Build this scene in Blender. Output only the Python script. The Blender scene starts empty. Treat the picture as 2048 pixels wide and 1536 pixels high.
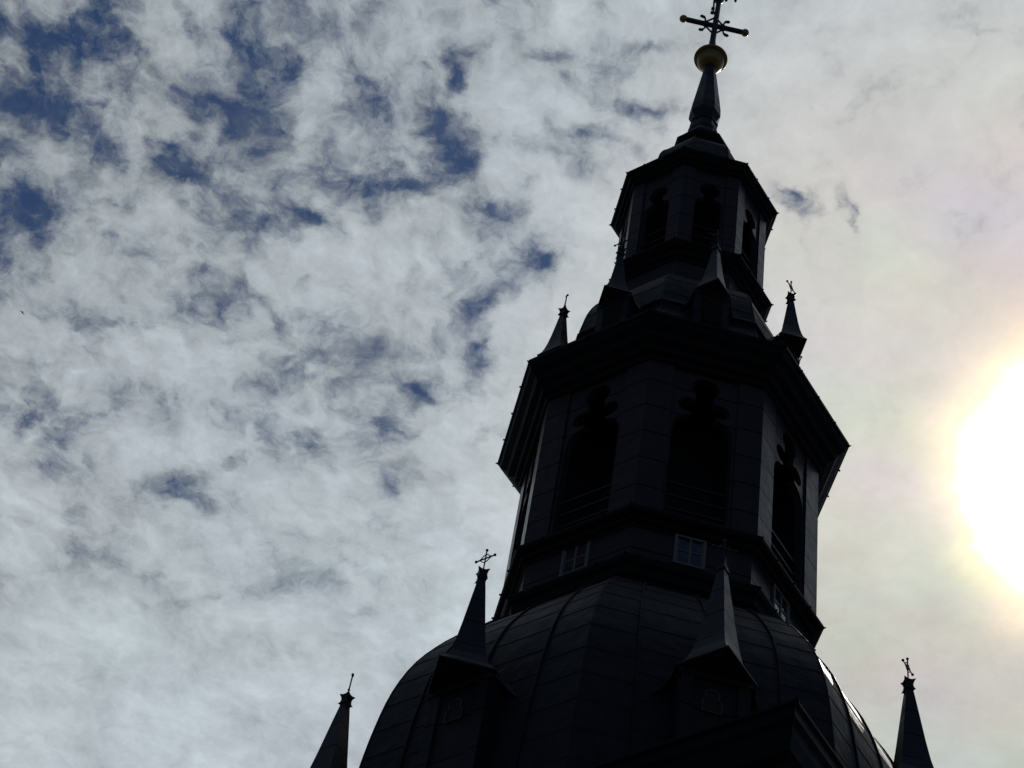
import bpy, bmesh, math, random
from mathutils import Vector, Matrix
random.seed(7)
R=math.radians
S=bpy.context.scene
COL=S.collection
Z0=1.6                      # eye height: all heights below are measured from the eye
# ---------------------------------------------------------------- camera
FW=Vector((-0.075868668,0.609493121,0.789152762))
RT=Vector((0.992577980,-0.029272497,0.118034125))
UP=Vector((-0.095041459,-0.792250754,0.602748591))
cd=bpy.data.cameras.new("camera"); cam=bpy.data.objects.new("camera",cd); COL.objects.link(cam)
cam.matrix_world=Matrix(((RT.x,UP.x,-FW.x,0),(RT.y,UP.y,-FW.y,-30),(RT.z,UP.z,-FW.z,Z0),(0,0,0,1)))
cd.sensor_width=36; cd.lens=36*4332.669/2048; cd.clip_end=5000; cd.clip_start=.1
S.camera=cam
S.render.resolution_x=1024; S.render.resolution_y=768
# ---------------------------------------------------------------- exposure
S.view_settings.view_transform='Standard'; S.view_settings.look='None'
S.view_settings.exposure=0; S.view_settings.gamma=1
# ---------------------------------------------------------------- sun
SUN=Vector((0.18923689,0.61065799,0.76895137)).normalized()
sl=bpy.data.lights.new("sun",'SUN'); sl.energy=2.0; sl.angle=R(.5); sl.color=(1,.95,.87)
so=bpy.data.objects.new("sun",sl); COL.objects.link(so)
so.rotation_euler=SUN.to_track_quat('Z','Y').to_euler(); so.location=(0,0,90)
# ---------------------------------------------------------------- world: clear sky with a cloud layer
W=bpy.data.worlds.new("World"); S.world=W; W.use_nodes=True
nt=W.node_tree; N=nt.nodes; L=nt.links; N.clear()
def nd(t,**k):
    n=N.new(t)
    for a,b in k.items(): setattr(n,a,b)
    return n
def put(sock,v):
    if hasattr(v,'links') or isinstance(v,bpy.types.NodeSocket): L.new(v,sock)
    else: sock.default_value=v
def M(op,a,b=None,c=None,clamp=False):
    n=nd('ShaderNodeMath',operation=op,use_clamp=clamp); put(n.inputs[0],a)
    if b is not None: put(n.inputs[1],b)
    if c is not None: put(n.inputs[2],c)
    return n.outputs[0]
def V(op,a,b=None,c=None):
    n=nd('ShaderNodeVectorMath',operation=op); put(n.inputs[0],a)
    if b is not None: put(n.inputs[1],b)
    if c is not None: put(n.inputs[2] if op=='MULTIPLY_ADD' else n.inputs['Scale'],c)
    return n.outputs['Value'] if op in('DOT_PRODUCT','LENGTH') else n.outputs[0]
def noise(vec,scale,detail,rough=.55,dist=0,lac=2.0,col=False):
    n=nd('ShaderNodeTexNoise'); n.noise_dimensions='3D'; put(n.inputs['Vector'],vec)
    n.inputs['Scale'].default_value=scale; n.inputs['Detail'].default_value=detail
    n.inputs['Roughness'].default_value=rough; n.inputs['Distortion'].default_value=dist; n.inputs['Lacunarity'].default_value=lac
    return n.outputs['Color' if col else 'Fac']
def ramp(v,a,b,ta=0.0,tb=1.0,smooth=True):
    n=nd('ShaderNodeMapRange',interpolation_type='SMOOTHSTEP' if smooth else 'LINEAR'); put(n.inputs[0],v)
    for i,x in enumerate((a,b,ta,tb)): put(n.inputs[1+i],x)
    return n.outputs[0]
def mixc(f,a,b):
    n=nd('ShaderNodeMix',data_type='RGBA'); put(n.inputs[0],f); put(n.inputs[6],a); put(n.inputs[7],b); return n.outputs[2]
def col(r,g,b): return (r,g,b,1)
tc=nd('ShaderNodeTexCoord').outputs['Generated']
dirn=V('NORMALIZE',tc)
sep=nd('ShaderNodeSeparateXYZ'); L.new(dirn,sep.inputs[0]); dz=sep.outputs[2]
plane=V('SCALE',dirn,c=M('DIVIDE',1.0,M('MAXIMUM',dz,.08)))       # where the view ray meets the flat cloud layer
sky=nd('ShaderNodeTexSky',sky_type='NISHITA'); sky.sun_disc=False
sky.sun_elevation=math.asin(SUN.z); sky.sun_rotation=math.atan2(SUN.x,SUN.y)
sky.altitude=200; sky.air_density=1.0; sky.dust_density=.3; sky.ozone_density=3.0
# turbulent displacement of the gaps in the cloud sheet
w1=V('SUBTRACT',noise(plane,9,4,.6,col=True),(.5,.5,.5))
w2=V('SUBTRACT',noise(plane,38,6,.6,col=True),(.5,.5,.5))
wd=V('ADD',V('ADD',dirn,V('SCALE',w1,c=.022)),V('SCALE',w2,c=.024))
GAPS=[[-0.2987,0.473,0.8289,59.2921,24.1655,7.5766,21.0576,-61.1398,42.4792,0.8],[-0.3076,0.4952,0.8125,47.3509,28.4894,0.5651,39.9697,-67.6624,56.3676,0.9],[-0.2846,0.4999,0.818,43.4275,21.156,2.1776,41.2654,-90.0035,69.3595,1.0],[-0.2645,0.5156,0.815,33.6593,8.5829,5.4916,14.9765,-93.0534,63.7355,1.15],[-0.2357,0.5269,0.8166,80.6635,29.4102,4.3051,50.2035,-150.0195,111.2929,0.7],[-0.2068,0.508,0.8362,75.4102,2.5262,17.1141,-3.6363,-44.3664,26.0544,1.5],[-0.227,0.5004,0.8355,75.0657,3.2413,18.4554,-8.5597,-111.3895,64.3958,0.5],[-0.1941,0.5152,0.8348,108.0107,2.9989,23.2589,-9.4761,-110.4132,65.9306,0.8],[-0.2136,0.4766,0.8528,156.2059,-47.2065,65.5023,-38.2403,-81.2748,35.8493,0.5],[-0.1698,0.4726,0.8648,68.9896,34.6071,-5.3631,47.896,-83.1496,54.8488,0.55],[-0.1491,0.4671,0.8715,84.7204,-0.155,14.5782,-12.4506,-155.4689,81.2015,0.5],[-0.1119,0.494,0.8622,145.5822,30.6854,1.3121,13.9971,-65.2244,39.1897,1.3],[-0.1216,0.5118,0.8504,48.8366,63.4821,-31.2267,90.1806,-48.2324,41.921,1.0],[-0.1267,0.505,0.8537,134.0525,-44.8502,46.4315,-26.7997,-52.1276,26.8592,0.5],[-0.0949,0.4818,0.8711,60.4734,-16.1137,15.5,-81.8072,-202.752,103.2279,0.55],[-0.0496,0.5132,0.8568,63.4213,11.1997,-3.0378,22.2185,-108.3967,66.2133,1.6],[-0.0361,0.5001,0.8652,42.6298,5.3398,-1.3084,33.0075,-236.9124,138.3283,0.8],[-0.0294,0.477,0.8784,48.3344,0.8487,1.1563,-0.8565,-212.4798,115.3619,0.9],[-0.0766,0.4832,0.8721,70.165,-25.5125,20.2969,-102.0996,-195.3832,99.2868,0.8],[-0.0563,0.5257,0.8488,87.6192,37.1521,-17.1954,74.1823,-133.2914,87.4625,1.0],[-0.0643,0.4926,0.8679,124.2971,32.9763,-9.5131,72.2928,-229.5993,135.6822,0.8],[-0.3003,0.5371,0.7882,71.3301,57.0807,-11.7194,49.9567,-53.7515,55.6653,1.3],[-0.2884,0.5438,0.7881,143.0329,57.6949,12.5218,24.0759,-72.7439,59.0064,0.8],[-0.3045,0.5588,0.7714,91.6972,9.7231,29.1577,-5.1297,-52.9928,36.3645,1.1],[-0.3063,0.5142,0.8011,146.694,13.6815,47.3033,-6.1253,-82.2752,50.4615,0.6],[-0.2648,0.5374,0.8007,62.173,9.342,14.289,2.9812,-267.2105,180.3132,0.7],[-0.2267,0.5312,0.8164,61.4679,45.3148,-12.4191,135.5038,-148.5453,134.2751,0.8],[-0.2391,0.5248,0.8169,187.0577,10.3287,48.1152,-7.9183,-93.7919,57.9366,0.7],[-0.174,0.5517,0.8157,72.1799,17.6805,3.4402,25.7463,-118.7727,85.8351,1.5],[-0.1998,0.5608,0.8035,274.1605,115.0589,-12.1412,17.223,-37.7553,30.6323,0.6],[-0.1483,0.5506,0.8215,190.503,1.4101,33.4512,-18.146,-179.3876,116.9568,0.8],[-0.1383,0.5382,0.8314,52.3251,-9.6389,14.9413,-46.2973,-133.0099,78.3946,1.25],[-0.1195,0.5332,0.8375,61.8271,-10.0923,15.2475,-44.9158,-146.2356,86.7008,1.0],[-0.1049,0.5427,0.8334,61.9772,17.4133,-3.5401,35.6647,-109.754,75.9607,0.7],[-0.1275,0.5659,0.8146,90.157,-68.5032,61.6987,-226.7743,-203.2738,105.7182,0.6],[-0.1909,0.5817,0.7907,44.8331,41.8244,-19.9409,177.5163,-127.6465,136.7668,0.75],[-0.2125,0.5862,0.7818,83.7279,16.4817,10.3964,11.8131,-117.1028,91.0213,0.9],[-0.2074,0.592,0.7788,155.3362,107.8596,-40.6116,152.5874,-161.9986,163.7842,0.8],[-0.2216,0.5617,0.7971,125.1987,6.6002,30.1567,-5.328,-53.2133,36.0123,0.35],[-0.0918,0.5787,0.8104,41.9848,-26.8242,23.9126,-95.8318,-97.4816,58.7458,1.3],[-0.0922,0.5955,0.798,134.7002,57.1104,-27.0508,40.1111,-68.2448,55.5593,1.2],[-0.0728,0.5639,0.8226,67.6946,-12.4156,14.5047,-39.0452,-120.0084,78.8095,1.3],[-0.0885,0.5462,0.833,72.5001,25.4708,-8.9975,65.7962,-148.8209,104.5732,0.8],[-0.1138,0.5215,0.8456,95.7192,-1.397,13.7469,-10.7418,-110.0142,66.4018,1.0],[-0.107,0.5657,0.8176,147.3151,-2.1456,20.7641,-21.5929,-199.3482,135.0956,0.6],[-0.182,0.6022,0.7773,157.9955,28.0129,15.2807,24.8109,-251.2473,200.4554,0.7],[-0.2737,0.5953,0.7555,95.5573,-21.2125,51.3333,-63.2584,-121.1534,72.5544,0.5],[-0.2605,0.5812,0.771,143.1746,32.912,23.565,25.0995,-252.5092,198.8273,0.5],[-0.1199,0.6127,0.7811,82.5155,-25.0799,32.3376,-68.8832,-119.6049,83.2501,1.5],[-0.1311,0.6232,0.771,116.3716,51.1808,-21.5845,79.0549,-130.4716,118.911,1.1],[-0.1722,0.6089,0.7743,151.7151,4.6693,30.077,-30.6004,-255.5341,194.1368,0.5],[-0.291,0.6155,0.7325,50.9,-51.8741,63.8071,-138.1249,-103.8753,32.4152,1.2],[-0.1629,0.6298,0.7595,158.2613,4.491,30.232,-19.2007,-150.1539,120.4055,1.0],[-0.1802,0.6257,0.759,210.3734,8.2249,43.168,-9.5615,-75.3593,59.8552,0.6],[-0.216,0.6456,0.7325,77.0122,-24.4161,44.2323,-37.3436,-53.3305,35.9956,1.3],[-0.2072,0.6384,0.7413,102.0032,-43.3913,65.8807,-110.601,-134.2045,84.6695,0.8],[-0.2325,0.6436,0.7292,89.1206,7.0919,22.153,-14.6965,-105.2922,88.2354,0.8],[-0.1956,0.6347,0.7476,65.0967,-21.8952,35.623,-161.641,-232.0661,154.7278,0.4],[-0.125,0.6446,0.7542,185.9553,51.5502,-13.2491,18.8097,-55.4828,50.5354,0.5],[-0.2233,0.6695,0.7084,140.6419,48.5282,-1.5326,17.2383,-52.0283,54.6065,0.55],[-0.2624,0.6634,0.7008,232.0317,25.0333,63.1776,-14.9493,-95.7579,85.0567,0.6],[-0.1893,0.6858,0.7027,184.2995,58.259,-7.207,31.243,-92.006,98.2176,0.5],[-0.1344,0.6896,0.7116,146.646,2.7935,24.9925,-26.5253,-175.0633,164.6391,0.65],[-0.1145,0.7021,0.7028,273.0046,1.8558,42.6235,-12.4922,-81.0205,78.8991,0.7],[-0.1194,0.6689,0.7337,70.125,29.02,-15.0435,52.189,-82.7905,83.9628,0.45],[-0.1513,0.6818,0.7158,95.0902,2.8245,17.4059,-16.3365,-108.7942,100.172,0.25],[-0.0884,0.6789,0.7289,90.0538,-19.6836,29.2567,-69.0687,-136.313,118.5775,0.45],[-0.1446,0.5958,0.79,152.425,1.7144,26.6006,-25.5484,-221.9053,162.6562,0.3],[0.0402,0.5282,0.8482,74.955,30.6738,-22.6528,78.102,-135.3642,80.5972,1.7],[0.0561,0.5285,0.8471,104.9572,-66.4811,34.5249,-186.6121,-217.2841,147.9416,1.1],[0.0674,0.5281,0.8465,241.8392,66.08,-60.4821,42.1788,-104.8678,62.0597,2.0],[0.0719,0.5353,0.8416,292.1452,-55.6126,10.4105,-27.6822,-122.2718,80.1298,1.8],[0.05,0.5344,0.8438,74.6587,14.8554,-13.8336,59.4583,-199.5658,122.8617,1.2],[0.0483,0.5393,0.8407,96.2137,-9.7705,0.737,-17.3967,-146.8172,95.1912,0.5],[0.0183,0.5169,0.8558,128.4429,-10.7721,3.7531,-18.8576,-164.5954,99.8254,0.6],[0.1123,0.4581,0.8818,64.0656,-3.0216,-6.5873,-10.9281,-342.585,179.3474,0.35],[0.1359,0.4628,0.876,190.9654,-26.4528,-15.6463,-45.0705,-336.792,184.9032,0.4],[0.1055,0.5816,0.8066,59.9876,-22.1812,8.149,-111.3673,-238.2997,186.3699,0.25],[-0.143,0.6617,0.736,63.4858,1.2907,11.1718,-13.5221,-96.6552,84.2771,0.2]]
acc=0.0
for (dx,dy,dz_,ax,ay,az_,bx,by,bz,s) in GAPS:
    a=V('DOT_PRODUCT',wd,(ax,ay,az_)); b=V('DOT_PRODUCT',wd,(bx,by,bz))
    q=M('MULTIPLY_ADD',b,b,M('MULTIPLY',a,a))
    acc=M('MULTIPLY_ADD',M('POWER',.36,q),s,acc)
wp=V('ADD',plane,V('SCALE',w1,c=.05))
wp=V('ADD',wp,V('SCALE',w2,c=.016))
side=V('DOT_PRODUCT',dirn,(-.38,-.16,.30))
ang=V('DOT_PRODUCT',dirn,tuple(SUN))
wf=V('ADD',wp,V('SCALE',V('SUBTRACT',noise(wp,110,4,.6,col=True),(.5,.5,.5)),c=.0055))    # frayed edges
f0=noise(wp,6,3,.5)
f1=noise(wf,15,13,.60)
f2=noise(V('ADD',wf,(4.3,2.2,1.1)),36,11,.62)
f3=noise(V('MULTIPLY',wf,(1,.6,1)),85,9,.66)
dens=M('MULTIPLY',M('SUBTRACT',f0,.5),.36)
dens=M('MULTIPLY_ADD',M('SUBTRACT',f1,.5),.95,dens)
dens=M('MULTIPLY_ADD',M('SUBTRACT',f2,.5),.66,dens)
dens=M('MULTIPLY_ADD',M('SUBTRACT',f3,.5),.30,dens)
dens=M('MULTIPLY',dens,M('MULTIPLY',ramp(side,.06,.26,.75,1.35,False),ramp(dz,.64,.76,.72,1.0)))
# cover: thick towards the sun and towards the lower sky, thin high up on the left, none behind the viewer
cover=M('ADD',ramp(V('DOT_PRODUCT',dirn,tuple(FW)),.40,.86,-.85,.0),M('MULTIPLY',ramp(side,.15,.32),-.115))
cover=M('ADD',cover,ramp(ang,.945,.985,0,.14))
cover=M('ADD',cover,ramp(dz,.80,.66,0,.17))
d=M('ADD',M('ADD',dens,cover),.66)
d=M('SUBTRACT',d,M('MULTIPLY',M('MINIMUM',acc,1.6),.235))
mask=ramp(d,.25,.70)
mask=M('POWER',mask,.75)
veil=M('MULTIPLY',ramp(f2,.34,.72),M('MULTIPLY',ramp(f1,.25,.62),.40))          # thin cirrus drifting across the gaps
mask=M('ADD',mask,M('MULTIPLY',M('SUBTRACT',1.0,mask),veil))
fold=noise(V('ADD',wf,(3.1,1.7,.4)),17,12,.6)
fold2=noise(V('ADD',wf,(7.1,5.7,2.4)),62,10,.66)
lumv=M('ADD',M('MULTIPLY',M('SUBTRACT',fold,.5),.24),M('MULTIPLY',M('SUBTRACT',fold2,.5),.26))
lumv=M('ADD',lumv,M('MULTIPLY',M('SUBTRACT',M('MINIMUM',d,1.0),.66),.42))
lum=M('MULTIPLY',lumv,ramp(ang,.95,.99,1,.45))
lum=M('ADD',lum,ramp(side,.06,.32,.52,.36,False))
lum=M('ADD',lum,ramp(ang,.94,.988,0,.105))
lum=M('ADD',lum,M('MULTIPLY',ramp(dz,.80,.68,0,-.15),ramp(ang,.95,.985)))
lum=M('MAXIMUM',lum,.2)
tint=noise(plane,5,2,.5,col=True)
warmc=mixc(ramp(ang,.955,.992),col(.90,1.0,1.075),col(1.0,1.0,.965))
t2=V('ADD',V('SCALE',V('SUBTRACT',tint,(.5,.5,.5)),c=.06),(1,1,1))
cloud=V('MULTIPLY',warmc,t2)
irid=V('ADD',V('SCALE',V('SUBTRACT',noise(plane,9,3,.5,col=True),(.5,.5,.5)),c=M('MULTIPLY',ramp(ang,.980,.993),.42)),(1,1,1))
cloud=V('MULTIPLY',cloud,irid)
cloud=V('SCALE',cloud,c=lum)
# forward scattering round the sun behind the veil
an=M('ARCCOSINE',M('MINIMUM',ang,.999999))                    # radians from the sun
an=M('ADD',an,M('MULTIPLY',M('SUBTRACT',f0,.5),.018))
an=M('ADD',an,M('MULTIPLY',M('SUBTRACT',f1,.5),.034))
core=ramp(an,.067,.046,0,1)
au=ramp(an,.100,.048,0,1)
wide=M('POWER',.36,M('MULTIPLY',an,13.0))
glow=V('ADD',V('SCALE',(2.2,2.15,2.05),c=M('POWER',core,1.6)),V('SCALE',(.80,.56,.24),c=M('POWER',au,1.7)))
glow=V('ADD',glow,V('SCALE',(.20,.155,.085),c=wide))
cloud=V('ADD',cloud,glow)
skyc=V('MULTIPLY',sky.outputs[0],(.33,.43,.56))
final=mixc(mask,skyc,V('SCALE',cloud,c=1/.06))
bg=nd('ShaderNodeBackground'); L.new(final,bg.inputs[0]); bg.inputs[1].default_value=.06
wo=nd('ShaderNodeOutputWorld'); L.new(bg.outputs[0],wo.inputs[0])
W.cycles.sampling_method='MANUAL'; W.cycles.sample_map_resolution=512

# ---------------------------------------------------------------- materials
def mat(name,base,rough=.5,metal=0.,var=.35,bump=.02,bscale=3.,seam=None,streak=True,spec=.5,coat=0):
    m=bpy.data.materials.new(name); m.use_nodes=True; t=m.node_tree; n=t.nodes; l=t.links
    p=n['Principled BSDF']
    tc=n.new('ShaderNodeTexCoord'); geo=n.new('ShaderNodeNewGeometry')
    def mt(op,a,b=None,c=None):
        q=n.new('ShaderNodeMath'); q.operation=op
        for i,v in enumerate((a,b,c)):
            if v is None: continue
            if isinstance(v,(int,float)): q.inputs[i].default_value=v
            else: l.new(v,q.inputs[i])
        return q.outputs[0]
    def nz(scale,det,stretch=None,rg=.55):
        q=n.new('ShaderNodeTexNoise'); q.inputs['Scale'].default_value=scale; q.inputs['Detail'].default_value=det; q.inputs['Roughness'].default_value=rg
        if stretch:
            mp=n.new('ShaderNodeMapping'); mp.inputs['Scale'].default_value=stretch; l.new(tc.outputs['Object'],mp.inputs[0]); l.new(mp.outputs[0],q.inputs['Vector'])
        else: l.new(tc.outputs['Object'],q.inputs['Vector'])
        return q.outputs[0]
    f=nz(bscale,6)
    v=mt('ADD',mt('MULTIPLY',mt('SUBTRACT',f,.5),var*2),1.0)
    if streak:
        v=mt('MULTIPLY',v,mt('ADD',mt('MULTIPLY',mt('SUBTRACT',nz(9,5,(1,1,.12),.7),.5),var*1.6),1.0))
    h=mt('MULTIPLY',nz(2.2,2),.6)
    h=mt('ADD',h,mt('MULTIPLY',nz(14,4),.12))
    if seam:
        per,wd=seam
        sp=n.new('ShaderNodeSeparateXYZ'); l.new(tc.outputs['Object'],sp.inputs[0])
        fr=mt('FRACT',mt('DIVIDE',sp.outputs[2],per))
        ln=mt('LESS_THAN',fr,wd/per)
        v=mt('MULTIPLY',v,mt('SUBTRACT',1.0,mt('MULTIPLY',ln,.9)))
        h=mt('ADD',h,mt('MULTIPLY',ln,.35))
    cm=n.new('ShaderNodeMix'); cm.data_type='RGBA'; cm.blend_type='MULTIPLY'; cm.inputs[0].default_value=1
    cm.inputs[6].default_value=(*base,1)
    cb=n.new('ShaderNodeCombineColor'); [l.new(v,cb.inputs[i]) for i in range(3)]; l.new(cb.outputs[0],cm.inputs[7])
    l.new(cm.outputs[2],p.inputs['Base Color'])
    l.new(mt('ADD',mt('MULTIPLY',mt('SUBTRACT',f,.5),.3),rough),p.inputs['Roughness'])
    p.inputs['Metallic'].default_value=metal; p.inputs['Specular IOR Level'].default_value=spec
    if seam: l.new(mt('MULTIPLY',mt('SUBTRACT',1.0,mt('MULTIPLY',ln,.7)),spec),p.inputs['Specular IOR Level'])
    bp=n.new('ShaderNodeBump'); bp.inputs['Strength'].default_value=1; bp.inputs['Distance'].default_value=bump
    l.new(h,bp.inputs['Height']); l.new(bp.outputs[0],p.inputs['Normal'])
    return m
PANEL=mat('blackened_copper_panels',(.033,.026,.028),.30,spec=.09,seam=(.84,.035),bump=.022)
DOME=mat('blackened_copper_dome',(.016,.018,.023),.52,spec=.075,var=.5,bump=.05)
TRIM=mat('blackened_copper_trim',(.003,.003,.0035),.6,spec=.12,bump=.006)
ROOF=mat('blackened_copper_spire',(.021,.023,.028),.44,spec=.11,var=.45,seam=(.62,.025),bump=.018)
IRON=mat('wrought_iron',(.006,.006,.009),.5,spec=.3,bump=.003,streak=False)
GOLD=mat('weathered_gold',(.19,.135,.05),.38,metal=.8,var=.35,bump=.012)
EDGE=mat('pale_edge_metal',(.075,.072,.068),.5,spec=.2,bump=.004)  # paler metal for the arched frames and louvre slats
DORM=mat('shaded_dormer_boards',(.018,.016,.017),.45,seam=(.84,.03),spec=.12,bump=.012)  # darker than the wall panels: shade under the eaves put into the colour
DULLG=mat('dull_gilding',(.20,.15,.09),.45,metal=1,var=.4,bump=.004)
WOOD=mat('window_wood',(.105,.10,.095),.6,bump=.003)
INT=mat('interior_shade_black',(.006,.006,.006),.8,bump=.01)  # near-black colour carries the shade inside belfry, reveals and dormer openings
STONE=mat('tower_stone',(.16,.14,.12),.85,seam=(.42,.02),bump=.03,var=.25)
GROUND=mat('cobbles',(.04,.039,.037),.85,bump=.03,bscale=2.)  # albedo lowered to hold the shade of tower and surrounding buildings
FEATH=mat('bird_feathers',(.03,.03,.032),.7,bump=.002)
GL=bpy.data.materials.new('window_glass'); GL.use_nodes=True
_p=GL.node_tree.nodes['Principled BSDF']; _p.inputs['Base Color'].default_value=(.012,.018,.03,1); _p.inputs['Roughness'].default_value=.04; _p.inputs['Specular IOR Level'].default_value=.75
_n=GL.node_tree.nodes.new('ShaderNodeTexNoise'); _n.inputs['Scale'].default_value=3
_b=GL.node_tree.nodes.new('ShaderNodeBump'); _b.inputs['Distance'].default_value=.004; GL.node_tree.links.new(_n.outputs[0],_b.inputs['Height']); GL.node_tree.links.new(_b.outputs[0],_p.inputs['Normal'])

# ---------------------------------------------------------------- geometry helpers
AZ=R(-10.818)
def lean(h):                       # the old tower leans a little
    pts=((0,-.09),(22,-.07),(28,-.035),(31,-.02),(38,0),(47,0),(50,.03),(57,.07),(60,.2))
    for (a,x),(b,y) in zip(pts,pts[1:]):
        if a<=h<=b: return x+(y-x)*(h-a)/(b-a)
    return pts[0][1] if h<0 else pts[-1][1]
def va(k): return -math.pi/2+AZ+k*math.pi/4
def P(k,r,h): a=va(k); return Vector((r*math.cos(a),r*math.sin(a),h))
def nt_of(k): a=va(k); n=Vector((math.cos(a),math.sin(a),0)); return n,Vector((-n.y,n.x,0))
class MB:
    def __init__(s): s.bm=bmesh.new()
    def quad(s,*pts):
        vs=[s.bm.verts.new(p) for p in pts]
        try: return s.bm.faces.new(vs)
        except ValueError: pass
    def box(s,c,ux,uy,uz):          # centre, half-axis vectors
        c=Vector(c); v=[s.bm.verts.new(c+ux*a+uy*b+uz*d) for a in(-1,1) for b in(-1,1) for d in(-1,1)]
        for f in((0,1,3,2),(4,6,7,5),(0,4,5,1),(2,3,7,6),(0,2,6,4),(1,5,7,3)): s.bm.faces.new([v[i] for i in f])
    def lathe(s,prof,n=8,a0=None,center=(0,0),cap=True,closed=False):
        a0=va(0) if a0 is None else a0
        rings=[]
        for r,h in prof: rings.append([s.bm.verts.new((center[0]+r*math.cos(a0+2*math.pi*i/n),center[1]+r*math.sin(a0+2*math.pi*i/n),h)) for i in range(n)])
        m=len(rings)
        for j in range(m if closed else m-1):
            A=rings[j];B=rings[(j+1)%m]
            for i in range(n): s.bm.faces.new((A[i],A[(i+1)%n],B[(i+1)%n],B[i]))
        if cap and not closed:
            for rg in (rings[0],rings[-1]):
                try: s.bm.faces.new(rg)
                except ValueError: pass
    def tube(s,pts,rad,n=6):
        pts=[Vector(p) for p in pts]; rings=[]
        for i,p in enumerate(pts):
            t=(pts[min(i+1,len(pts)-1)]-pts[max(i-1,0)]).normalized()
            u=t.orthogonal().normalized() if i==0 else (u-t*u.dot(t)).normalized()
            w=t.cross(u); rr=rad[i] if isinstance(rad,(list,tuple)) else rad
            rings.append([s.bm.verts.new(p+u*rr*math.cos(2*math.pi*k/n)+w*rr*math.sin(2*math.pi*k/n)) for k in range(n)])
        for A,B in zip(rings,rings[1:]):
            for i in range(n): s.bm.faces.new((A[i],A[(i+1)%n],B[(i+1)%n],B[i]))
        s.bm.faces.new(rings[0]); s.bm.faces.new(rings[-1])
    def ball(s,c,r,sq=1.,n=12):
        m=Matrix.Translation(c)@Matrix.Diagonal((r,r,r*sq,1))
        bmesh.ops.create_uvsphere(s.bm,u_segments=n,v_segments=n//2+2,radius=1,matrix=m)
    def strip(s,pts,nrm,side,w,hgt):   # raised rib of rectangular section
        rg=[]
        for p,n_,sd in zip(pts,nrm,side):
            rg.append([s.bm.verts.new(p+sd*a+n_*b) for a,b in((-w,-hgt*.5),(-w*.6,hgt),(w*.6,hgt),(w,-hgt*.5))])
        for A,B in zip(rg,rg[1:]):
            for i in range(4): s.bm.faces.new((A[i],A[(i+1)%4],B[(i+1)%4],B[i]))
        s.bm.faces.new(rg[0]); s.bm.faces.new(rg[-1])
    def build(s,name,m,parent=None,smooth=False,world=True,solid=False):
        bmesh.ops.recalc_face_normals(s.bm,faces=s.bm.faces)
        if world:
            for v in s.bm.verts: v.co.x+=lean(v.co.z); v.co.z+=Z0
        me=bpy.data.meshes.new(name); s.bm.to_mesh(me); s.bm.free()
        if smooth:
            for p_ in me.polygons: p_.use_smooth=True
        me.materials.append(m)
        o=bpy.data.objects.new(name,me); COL.objects.link(o)
        if parent: o.parent=parent
        return o
def fpt(k,ap,x,z):                   # point on the octagon face whose centre has azimuth k
    n,t=nt_of(k); return n*ap+t*x+Vector((0,0,z))
C8=math.cos(math.pi/8); S8=math.sin(math.pi/8)

def cornice(name,prof,mt_,parent,n=8,a0=None,tick=True):
    """moulded ring: prof = closed list of (r,h); flashing joints stick out a little at its edge"""
    m=MB(); m.lathe(prof,n=n,a0=a0,closed=True)
    if tick:
        r,h=max(prof,key=lambda q:q[0])
        for i in range(n):
            a=(va(0) if a0 is None else a0)+2*math.pi*i/n; b=a+2*math.pi/n
            A=Vector((math.cos(a),math.sin(a),0))*r; B=Vector((math.cos(b),math.sin(b),0))*r
            e=(B-A).normalized(); nn=Vector((e.y,-e.x,0))
            for f in ((.31,.69) if r<2.5 else (.24,.5,.76)):
                m.box(A.lerp(B,f)+Vector((0,0,h+.012))-nn*.10,nn*.135,e*.012,Vector((0,0,.018)))
            rad=A.normalized(); tg=Vector((-rad.y,rad.x,0))
            m.bm.faces.new([m.bm.verts.new(p) for p in (A+rad*.055+Vector((0,0,h+.03)),A-rad*.1+tg*.08+Vector((0,0,h+.012)),A-rad*.1-tg*.08+Vector((0,0,h+.012)))])
            m.bm.faces.new([m.bm.verts.new(p) for p in (A+rad*.055+Vector((0,0,h+.03)),A-rad*.1+tg*.08+Vector((0,0,h-.01)),A-rad*.1-tg*.08+Vector((0,0,h-.01)))])
    return m.build(name,mt_,parent)

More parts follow.
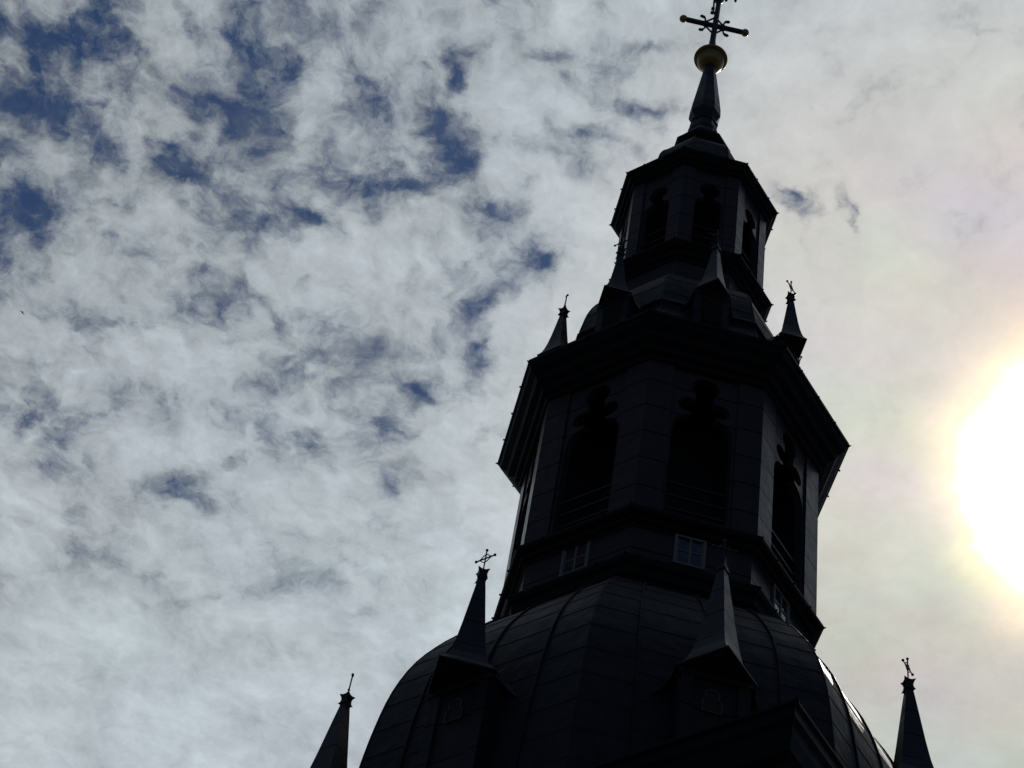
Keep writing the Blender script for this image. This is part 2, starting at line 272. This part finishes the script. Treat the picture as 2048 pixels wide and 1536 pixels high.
def wall_open(name,r,z0,z1,half,th,mt_,parent,pil,pz):
    """octagonal wall with one opening per face; half = right-hand outline of the opening from bottom centre to top centre"""
    ap=r*C8; hw=r*S8; m=MB(); rv=MB()
    for i in range(8):
        k=i+.5
        for sg in(1,-1):
            out=[(0,z0),(sg*hw,z0),(sg*hw,z1),(0,z1)]+[(sg*x,z) for x,z in reversed(half)]
            for q,dd in((0,1),(1,0)):
                a2=ap-th*q; sc=a2/ap
                m.bm.faces.new([m.bm.verts.new(fpt(k,a2,x*sc,z)) for x,z in out])
            h2=half
            for (x,z),(x2,z2) in zip(h2,h2[1:]):
                sc=(ap-th)/ap
                rv.quad(fpt(k,ap,sg*x,z),fpt(k,ap,sg*x2,z2),fpt(k,ap-th,sg*x2*sc,z2),fpt(k,ap-th,sg*x*sc,z))
    bmesh.ops.remove_doubles(m.bm,verts=m.bm.verts,dist=.0004)
    o=m.build(name,mt_,parent)
    rv.build('shaded_reveals',INT,o)  # wall reveals, their shade painted in as near-black
    # corner pilasters, standing proud
    m=MB(); d=.045
    for i in range(8):
        n0,t0=nt_of(i-.5); n1,t1=nt_of(i+.5); vv=P(i,r+d/C8,0); vi=P(i,r-.05,0)
        sec=[n0*(ap-.02)+t0*pil,n0*(ap+d)+t0*pil,vv,n1*(ap+d)-t1*pil,n1*(ap-.02)-t1*pil,vi]
        lo=[m.bm.verts.new(p+Vector((0,0,pz[0]))) for p in sec]; hi=[m.bm.verts.new(p+Vector((0,0,pz[1]))) for p in sec]
        m.bm.faces.new(lo); m.bm.faces.new(hi)
        for a in range(6): m.bm.faces.new((lo[a],lo[(a+1)%6],hi[(a+1)%6],hi[a]))
    m.build('corner_panels',mt_,o)
    return o
def arc(cx,cz,r,a0,a1,n=10): return [(cx+r*math.cos(R(a0+(a1-a0)*i/n)),cz+r*math.sin(R(a0+(a1-a0)*i/n))) for i in range(n+1)]

def dome(name,prof,parent,sf,course,mt_,rows):
    """octagonal bell roof: prof = (r,h) from the foot to the top; sheet seams raised on every face"""
    # refine the profile with a smooth curve
    pts=[Vector((r,h)) for r,h in prof]; fine=[]
    for i in range(len(pts)-1):
        p0=pts[max(i-1,0)];p1=pts[i];p2=pts[i+1];p3=pts[min(i+2,len(pts)-1)]
        for j in range(6):
            t=j/6; fine.append(.5*((2*p1)+(p2-p0)*t+(2*p0-5*p1+4*p2-p3)*t*t+(-p0+3*p1-3*p2+p3)*t**3))
    fine.append(pts[-1])
    m=MB(); m.lathe([(p.x,p.y) for p in fine],cap=False)
    L_=[0]
    for a,b in zip(fine,fine[1:]): L_.append(L_[-1]+(b-a).length)
    def at(s):
        for i in range(len(fine)-1):
            if L_[i]<=s<=L_[i+1]:
                f=(s-L_[i])/max(1e-6,L_[i+1]-L_[i]); return fine[i].lerp(fine[i+1],f),(fine[i+1]-fine[i]).normalized()
        return fine[-1],(fine[-1]-fine[-2]).normalized()
    tot=L_[-1]
    for i in range(8):
        n,t=nt_of(i+.5)
        def pn(s,fx):
            q,tg=at(s); x=(fx-.5)*2*q.x*S8
            nr=(n*tg.y-Vector((0,0,1))*(tg.x*C8)).normalized()
            if nr.dot(n)<0 and tg.y>0: nr=-nr
            return n*(q.x*C8)+t*x+Vector((0,0,q.y)),nr,(n*tg.x*C8+Vector((0,0,tg.y))).normalized()
        cuts=[]
        for (fb,ft) in sf:
            ss=[tot*j/26 for j in range(27)]
            fx=lambda s:fb+(ft-fb)*s/tot
            dd=[pn(s,fx(s)) for s in ss]
            m.strip([a for a,_,_ in dd],[b for _,b,_ in dd],[t]*27,.02,.038)
        edges=[(0,0)]+list(sf)+[(1,1)]
        for c in range(len(edges)-1):
            s=rows*(.3 if (c+i)%2 else .8)+random.uniform(-.06,.06)
            while s<tot-.1:
                a=edges[c][0]+(edges[c][1]-edges[c][0])*s/tot; b=edges[c+1][0]+(edges[c+1][1]-edges[c+1][0])*s/tot
                A=pn(s,a);B=pn(s,b)
                m.strip([A[0],B[0]],[A[1],B[1]],[A[2],B[2]],.008,.008)
                s+=rows
        # rolled ridge
        ss=[tot*j/26 for j in range(27)]
        rg=[at(s) for s in ss]; rd=P(i,1,0)
        tgv=Vector((-rd.y,rd.x,0))
        m.strip([rd*q.x+Vector((0,0,q.y)) for q,_ in rg],[(rd*g.y-Vector((0,0,g.x))).normalized() for _,g in rg],[tgv]*27,.016,.012)
    return m.build(name,mt_,parent)

# ---------------------------------------------------------------- setting
m=MB(); m.quad(*[Vector((x,y,0)) for x,y in((-900,-900),(900,-900),(900,900),(-900,900))])
g=m.build('ground',GROUND,world=False); g['kind']='structure'; g.location=(0,0,0)

# ---------------------------------------------------------------- the tower
T=bpy.data.objects.new('church_tower',None); COL.objects.link(T)
T['label']='tall dark church tower with copper domes and open belfries seen against the bright clouds'
T['category']='church tower'
SQ=va(.5)
# stone shaft: square, one corner towards the lower right of the view
m=MB(); rs=9.1/1.0
m.lathe([(rs,-Z0),(rs,19.2)],n=4,a0=SQ)
for i in range(4):
    a=SQ+math.pi/4+i*math.pi/2; n=Vector((math.cos(a),math.sin(a),0)); t=Vector((-n.y,n.x,0)); ap=rs*math.cos(math.pi/4)
    for x in(-2.9,2.9):
        m.box(n*(ap+.06)+t*x*2+Vector((0,0,9)),t*.45,n*.12,Vector((0,0,9.8)))
sh=m.build('shaft',STONE,T); 
for i in range(4):
    a=SQ+math.pi/4+i*math.pi/2; n=Vector((math.cos(a),math.sin(a),0)); t=Vector((-n.y,n.x,0)); ap=rs*math.cos(math.pi/4)
    for x in(-1.7,1.7):
        m=MB(); out=[(-.75,12),(.75,12),(.75,16)]+arc(0,16,.75,0,180,12)+[(-.75,16)]
        pts=[n*(ap+.05)+t*(x+u)+Vector((0,0,z)) for u,z in out]
        m.tube(pts,.07,6); w=m.build('arched_window',TRIM,T)
        m=MB(); m.bm.faces.new([m.bm.verts.new(p-n*.035) for p in pts[:-1]]); m.build('pane',GL,w)
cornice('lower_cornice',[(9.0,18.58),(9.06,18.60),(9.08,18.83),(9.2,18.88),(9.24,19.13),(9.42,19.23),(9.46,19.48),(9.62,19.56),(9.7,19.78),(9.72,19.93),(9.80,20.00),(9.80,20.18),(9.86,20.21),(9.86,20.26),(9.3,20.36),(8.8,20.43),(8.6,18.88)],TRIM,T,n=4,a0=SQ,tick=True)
m=MB(); m.lathe([(8.9,20.66),(6.4,21.9),(5.62,22.2),(5.58,23.2)],n=4,a0=SQ,cap=False)
m.bm.free()
m=MB()
bot=[m.bm.verts.new((8.95*math.cos(SQ+i*math.pi/4)*(1 if i%2==0 else math.cos(math.pi/4)),8.95*math.sin(SQ+i*math.pi/4)*(1 if i%2==0 else math.cos(math.pi/4)),20.5)) for i in range(8)]
mid=[m.bm.verts.new(P(i+.5,5.75,21.7)) for i in range(8)]
for i in range(8): m.bm.faces.new((bot[i],bot[(i+1)%8],mid[(i+1)%8],mid[i]))
m.build('skirt_roof',ROOF,T)
LOW=[(5.62,21.5),(5.60,22.3),(5.56,23.2),(5.52,23.9),(5.47,24.5),(5.40,25.1),(5.29,25.8),(5.14,26.4),(4.92,27.0),(4.63,27.55),(4.28,28.1),(3.82,28.68),(3.35,29.12),(3.1,29.3)]
dome('lower_dome',LOW,T,((.235,.17),(.5,.5),(.765,.83)),.6,DOME,.66)
# attic with small windows
cornice('attic_cornice',[(2.95,29.2),(3.13,29.25),(3.15,29.45),(3.22,29.5),(3.25,29.66),(3.33,29.72),(3.37,29.80),(3.37,29.86),(3.2,29.92),(2.95,29.95)],TRIM,T)
m=MB(); m.lathe([(3.08,29.9),(3.08,31.0)],cap=False); aw=m.build('attic_wall',PANEL,T)
ap=3.08*C8
wfirst=None
for i in range(8):
    k=i+.5; n,t=nt_of(k); cx=-.03; z0_,z1_=30.24,30.94; hw=.26; up=Vector((0,0,1))
    if wfirst is None:
        m=MB()
        def bar(x0,x1,za,zb,o0=-.06,o1=.035):
            m.box(n*(ap+(o0+o1)/2)+t*(cx+(x0+x1)/2)+up*((za+zb)/2),t*(x1-x0)/2,n*(o1-o0)/2,up*(zb-za)/2)
        bar(-hw-.05,-hw,z0_-.05,z1_+.05); bar(hw,hw+.05,z0_-.05,z1_+.05)
        bar(-hw,hw,z1_,z1_+.05); bar(-hw,hw,z0_-.05,z0_)
        bar(-.022,.022,z0_,z1_,-.02,.025)
        bar(-hw,-.022,(z0_+z1_)/2-.014,(z0_+z1_)/2+.014,-.02,.02); bar(.022,hw,(z0_+z1_)/2-.014,(z0_+z1_)/2+.014,-.02,.02)
        for sx in(-1,1): bar(min(sx*hw,sx*(hw-.03)),max(sx*hw,sx*(hw-.03)),z0_,z1_,-.02,.018)
        wfirst=m.build('attic_window',WOOD,T)
        m=MB(); m.quad(*[n*(ap+.006)+t*(cx+x)+up*z for x,z in((-hw,z0_),(hw,z0_),(hw,z1_),(-hw,z1_))]); pf=m.build('pane',GL,wfirst)
    else:
        w=wfirst.copy(); COL.objects.link(w); w.parent=T; w.rotation_euler=(0,0,i*math.pi/4)
        q=pf.copy(); COL.objects.link(q); q.parent=w
# belfry
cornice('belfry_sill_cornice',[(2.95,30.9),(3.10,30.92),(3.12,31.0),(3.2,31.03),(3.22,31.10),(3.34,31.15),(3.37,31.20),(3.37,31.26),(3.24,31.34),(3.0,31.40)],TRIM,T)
half=[(0,31.5),(.63,31.5),(.635,34.10),(.62,34.25),(.575,34.41),(.49,34.53),(.38,34.60),(.265,34.63)]+arc(.33,34.93,.222,-108,125,13)+[(.195,35.24)]+arc(0,35.58,.30,-48,90,12)
half[-1]=(0,35.88)
bw=wall_open('belfry_wall',3.17,31.30,36.15,half,.16,PANEL,T,.70,(31.36,36.02))
for i in range(8):
    n,t=nt_of(i+.5)
    for z in(31.75,32.12,32.50):
        m=MB(); m.box(n*(3.17*C8-.12)+Vector((0,0,z)),t*.60,n*.02,Vector((0,0,.022))); m.build('rail_bar',IRON,bw)
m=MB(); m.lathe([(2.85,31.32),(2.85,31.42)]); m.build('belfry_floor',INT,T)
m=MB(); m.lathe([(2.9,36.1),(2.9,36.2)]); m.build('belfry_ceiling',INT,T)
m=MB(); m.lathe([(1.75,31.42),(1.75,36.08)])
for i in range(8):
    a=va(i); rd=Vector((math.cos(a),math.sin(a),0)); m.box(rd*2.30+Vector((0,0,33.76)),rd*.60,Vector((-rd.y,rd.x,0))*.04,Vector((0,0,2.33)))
m.build('sky_blocking_core',INT,T)  # added core and corner fins, blocking sky seen through the openings
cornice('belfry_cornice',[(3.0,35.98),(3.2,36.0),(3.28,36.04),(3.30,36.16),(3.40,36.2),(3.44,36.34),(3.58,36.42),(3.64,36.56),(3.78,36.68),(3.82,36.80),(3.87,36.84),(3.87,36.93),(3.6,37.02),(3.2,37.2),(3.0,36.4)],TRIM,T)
# upper bell roof
UPD=[(3.84,36.955),(3.55,37.12),(3.22,37.45),(2.96,37.95),(2.80,38.45),(2.72,38.80),(2.80,38.84),(2.755,38.95),(2.70,39.3),(2.62,39.75),(2.50,40.15),(2.33,40.5),(2.06,40.9),(1.85,41.08),(1.72,41.12)]
dome('upper_dome',UPD,T,(),.6,DOME,.74)
# lantern
m=MB(); m.lathe([(1.74,41.0),(1.74,42.0)],cap=False); m.build('lantern_base',PANEL,T)
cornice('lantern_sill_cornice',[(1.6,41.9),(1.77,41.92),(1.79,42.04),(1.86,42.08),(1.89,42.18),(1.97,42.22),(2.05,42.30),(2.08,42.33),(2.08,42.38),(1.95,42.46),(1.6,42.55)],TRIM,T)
half=[(0,42.72),(.345,42.72),(.345,44.58)]+arc(.20,44.60,.145,5,88,7)+[(.135,44.86)]+arc(0,45.18,.27,-55,90,12)
half[-1]=(0,45.45)
lw=wall_open('lantern_wall',1.80,42.46,46.02,half,.12,PANEL,T,.40,(42.5,45.98))
for i in range(8):
    n,t=nt_of(i+.5)
    for z in(42.86,43.22,43.62):
        m=MB(); m.box(n*(1.8*C8-.09)+Vector((0,0,z)),t*.335,n*.014,Vector((0,0,.015))); m.build('rail_bar',IRON,lw)
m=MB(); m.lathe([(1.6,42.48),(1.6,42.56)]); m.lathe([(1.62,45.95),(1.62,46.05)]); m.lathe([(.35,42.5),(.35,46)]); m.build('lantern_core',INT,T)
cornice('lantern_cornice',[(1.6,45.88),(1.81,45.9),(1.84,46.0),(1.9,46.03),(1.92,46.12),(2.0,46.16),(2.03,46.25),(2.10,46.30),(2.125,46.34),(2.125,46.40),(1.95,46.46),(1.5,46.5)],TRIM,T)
dome('cap_roof',[(2.1,46.42),(1.75,46.62),(1.45,47.05),(1.33,47.5),(1.28,47.9),(1.22,48.3),(1.08,48.6),(.85,48.85),(.62,48.98)],T,(),.6,DOME,.8)
cornice('finial_cornice',[(.4,48.9),(.60,48.92),(.62,49.1),(.66,49.2),(.68,49.36),(.76,49.46),(.79,49.52),(.79,49.57),(.66,49.62),(.4,49.75)],TRIM,T,tick=False)
m=MB(); m.lathe([(.66,49.6),(.60,49.75),(.56,49.95),(.57,50.0),(.50,50.05),(.46,50.3),(.47,50.36),(.43,50.42),(.43,50.52),(.38,50.58),(.36,50.9),(.37,50.98),(.39,50.96),(.39,51.0),(.31,51.03),(.30,51.12),(.34,51.2),(.435,51.43),(.425,51.75),(.37,52.3),(.27,53.2),(.205,53.8),(.17,53.92),(.155,54.2),(.155,54.5)]); m.build('finial',ROOF,T)
m=MB(); m.lathe([(.12,54.24),(.17,54.26),(.28,54.34),(.36,54.47),(.39,54.62),(.395,54.68)],n=48,cap=False)
m.lathe([(.395,54.68),(.468,54.70),(.478,54.73),(.468,54.76),(.40,54.78),(.385,54.86),(.33,55.0),(.22,55.1),(.12,55.14),(.11,55.2)],n=48)
orb=m.build('orb',GOLD,T,smooth=True)
orb['label']='gilded orb with a projecting rim'
# the great cross
cz=56.74; th=R(9.0); e=Vector((math.cos(th),math.sin(th),0)); f_=Vector((-e.y,e.x,0)); up=Vector((0,0,1))
m=MB()
m.tube([(0,0,55.1),(0,0,55.9),(0,0,59.4)],[.13,.085,.07],8)
m.box(up*cz,e*.83,f_*.055,up*.062)
for sx in(-1,1):
    for sz in(-1,1):
        A=up*(cz+sz*.47)+e*sx*.03; B=e*sx*.43+up*(cz+sz*.02)
        m.tube([A,(A+B)/2+e*sx*-.03+up*sz*-.03,B],.03,6)
        q=A.lerp(B,.62)
        m.tube([q,q+up*sz*.10+e*sx*.0,q+up*sz*.20+e*sx*.05,q+up*sz*.23+e*sx*.13,q+up*sz*.22+e*sx*.17],[.022,.026,.045,.05,.02],6)
m.tube([(0,0,57.4),e*-.10+up*57.6,e*-.13+up*58.3],.03,6)
for z in(57.5,57.75): m.box(e*-.12+up*z,e*.05,f_*.03,up*.05)
m.tube([up*58.9,e*.30+up*58.95,e*.48+up*58.75,e*.50+up*58.5],[.03,.04,.075,.03],6)
m.tube([up*58.6,e*.18+up*58.62,e*.22+up*58.45],[.03,.035,.05],6)
cr=m.build('great_cross',IRON,T)
for sx in(-1,1):
    m=MB(); m.ball(e*sx*.92+up*cz,.118,1,16); m.build('arm_ball',DULLG,cr,smooth=True)
m=MB(); m.ball(up*58.42,.16,1,16); m.build('arm_ball',DULLG,cr,smooth=True)

# ---------------------------------------------------------------- pinnacles over the dormers
def square_ring(m,prof,rot=0.):
    m.lathe(prof,n=4,a0=rot,cap=True)
def make_pinnacle(kind):
    """local frame: x = outwards, y = along the face, z = 0 at the eaves"""
    if kind=='low':
        hd,H=.69,2.46; prof=[(.64,-.035),(hd,-.03),(hd,.0),(.60,.08),(.51,.19),(.425,.40),(.355,.70),(.28,1.15),(.20,1.70),(.115,2.28),(.085,2.46)]
        wy,depth,bz=.60,.95,-3.2
    else:
        hd,H=.44,1.72; prof=[(.41,-.03),(hd,-.025),(hd,0),(.40,.05),(.345,.14),(.30,.28),(.25,.50),(.20,.80),(.145,1.2),(.10,1.55),(.075,1.72)]
        wy,depth,bz=.395,.55,-2.1
    m=MB(); square_ring(m,prof)
    # swept hoods that carry the side eaves back on to the dome
    back=-.62 if kind=='low' else -.50
    for s in(-1,1):
        n_=9; E=[];U=[]
        for j in range(n_+1):
            t=j/n_
            if kind=='low':
                E.append(Vector((-.02-.50*t, s*(hd-.02+.50*t*t), -.02-.42*(math.sin(t*math.pi/2)**1.2))))
                U.append(Vector((-.10-.52*t, s*(hd*.55+.60*t), .30-.62*t)))
            else:
                E.append(Vector((-.02-.36*t, s*(hd-.01+.34*t*t), -.02-.52*(math.sin(t*math.pi/2)**1.2))))
                U.append(Vector((-.10-.30*t, s*(hd*.55+.44*t), .22-.70*t)))
        for j in range(n_):
            m.quad(E[j],E[j+1],U[j+1],U[j])
            m.quad(E[j],E[j+1],E[j+1]+Vector((-.3,-s*.08,-.02)),E[j]+Vector((-.3,-s*.08,-.02)))
    o=m.build('pinnacle',ROOF,world=False)
    parts=[]
    # dormer body
    m=MB(); zt=-.03
    m.box((-(depth)/2-.02,0,(bz+zt)/2),Vector((depth/2,0,0)),Vector((0,wy,0)),Vector((0,0,(zt-bz)/2-.002)))
    pw=(.10,.47) if kind=='low' else (.08,.305)
    for s in(-1,1):
        m.box((-.005,s*pw[1],(bz+zt)/2-.03),Vector((.035,0,0)),Vector((0,pw[0],0)),Vector((0,0,(zt-bz)/2-.10)))
    m.box((.0,0,zt-.09),Vector((.05,0,0)),Vector((0,wy+.02,0)),Vector((0,0,.05)))
    parts.append(m.build('dormer_wall',DORM,o,world=False))
    if kind=='low':
        m=MB(); r1=.11; pts=[(.16,-.86),(.16,-.66)]+arc(.09,-.65,.07,0,80,4)+arc(0,-.50,.118,-40,220,14)+arc(-.09,-.65,.07,100,180,4)+[(-.16,-.86)]
        pts=[(a-.04,b) for a,b in pts]
        P3=[Vector((.0,y,z)) for y,z in pts]
        m.tube([p+Vector((.012,0,0)) for p in P3],.011,6)
        m.tube([P3[0]+Vector((.012,0,0)),P3[-1]+Vector((.012,0,0))],.012,6)
        fr=m.build('arched_frame',EDGE,o,world=False); parts.append(fr)
        m=MB(); m.bm.faces.new([m.bm.verts.new(p-Vector((.008,0,0))) for p in P3]); 
        parts.append(m.build('pane',INT,o,world=False))  # interior near-black used here in place of glass
    else:
        m=MB()
        for j in range(11):
            z=-.22-j*.085
            m.box((.012,0,z),Vector((.022,0,-.018)),Vector((0,.205,0)),Vector((.004,0,.005)))
        parts.append(m.build('louvres',EDGE,o,world=False))
    # capping block: cushion with drawn-out corners
    m=MB(); b=H; rr=[]
    for z,rc,re in((0,.125,.080),(.045,.092,.072),(.11,.084,.068),(.165,.096,.074),(.215,.135,.085)):
        ring=[]
        for i in range(16):
            a=math.pi/8*i; c=abs(math.cos(2*a))**3
            re*=1.0; rad=1.14*(re+(rc-re)*c) if i%4==0 else re+(rc-re)*c*.5
            ring.append(m.bm.verts.new((rad*math.cos(a),rad*math.sin(a),b+z+( .02 if (i%4==0 and z>.2) else (-.015 if (i%4==0 and z==0) else 0)))))
        rr.append(ring)
    for A,B in zip(rr,rr[1:]):
        for i in range(16): m.bm.faces.new((A[i],A[(i+1)%16],B[(i+1)%16],B[i]))
    m.bm.faces.new(rr[0]); m.bm.faces.new(rr[-1])
    m.lathe([(.095,b-.05),(.10,b-.035),(.09,b-.01),(.06,b+.0)],n=4,a0=0)
    parts.append(m.build('cap_block',ROOF,o,world=False))
    # wrought cross
    m=MB(); zb=b+.21; zc=zb+.36; w=.0135
    m.tube([(0,0,zb),(0,0,zc+.20)],w,6); m.tube([(0,-.18,zc),(0,.18,zc)],w,6)
    for p in((0,0,zc+.215),(0,-.195,zc),(0,.195,zc)): m.ball(Vector(p),.027,1,10)
    for sy in(-1,1):
        for sz in(-1,1):
            m.tube([(0,0,zc+sz*.105),(0,sy*.05,zc+sz*.075),(0,sy*.09,zc+sz*.03),(0,sy*.13,zc)],.0095,5)
    parts.append(m.build('cross',IRON,o,world=False))
    return o,parts
for kind,rad,h in(('low',5.44,24.90),('up',2.85,39.15)):
    base,parts=make_pinnacle(kind)
    for i in range(8):
        k=i+.5
        if i==0: o=base
        else:
            o=base.copy(); COL.objects.link(o)
            for p in parts:
                c=p.copy(); COL.objects.link(c); c.parent=o
        pos=P(k,rad+(.10 if kind=='low' and i==6 else 0),h); o.location=(pos.x+lean(h+1),pos.y,h+Z0); o.rotation_euler=(0,0,va(k)); o.parent=T
        o['label']='pointed pinnacle roof over a dormer of the lower dome' if kind=='low' else 'small pinnacle roof over a louvred dormer of the upper dome'
# ---------------------------------------------------------------- a bird far off
m=MB(); 
pts=[(0,.20,0),(0,.15,.01),(0,.06,.0),(0,-.08,-.01),(0,-.17,0),(0,-.27,.01)]
m.tube(pts,[.006,.028,.045,.045,.025,.03],8)
for s in(-1,1):
    W_=[(0,.07,.02),(s*.22,.12,.07),(s*.48,.02,.03)]; B_=[(0,-.07,.0),(s*.2,-.04,.055),(s*.46,-.03,.025)]
    for a in range(2):
        m.quad(W_[a],W_[a+1],B_[a+1],B_[a]); m.quad(*[Vector(p)-Vector((0,0,.012)) for p in (W_[a],W_[a+1],B_[a+1],B_[a])])
bird=m.build('bird',FEATH,world=False)
bd=Vector((-0.29567498,0.57515369,0.76274146)); bird.location=Vector((0,-30,Z0))+bd*330
bird.rotation_euler=(R(-25),R(15),R(40)); bird.scale=(.9,.9,.9)
bird['label']='tiny dark bird flying alone among the clouds at far left'; bird['category']='bird'
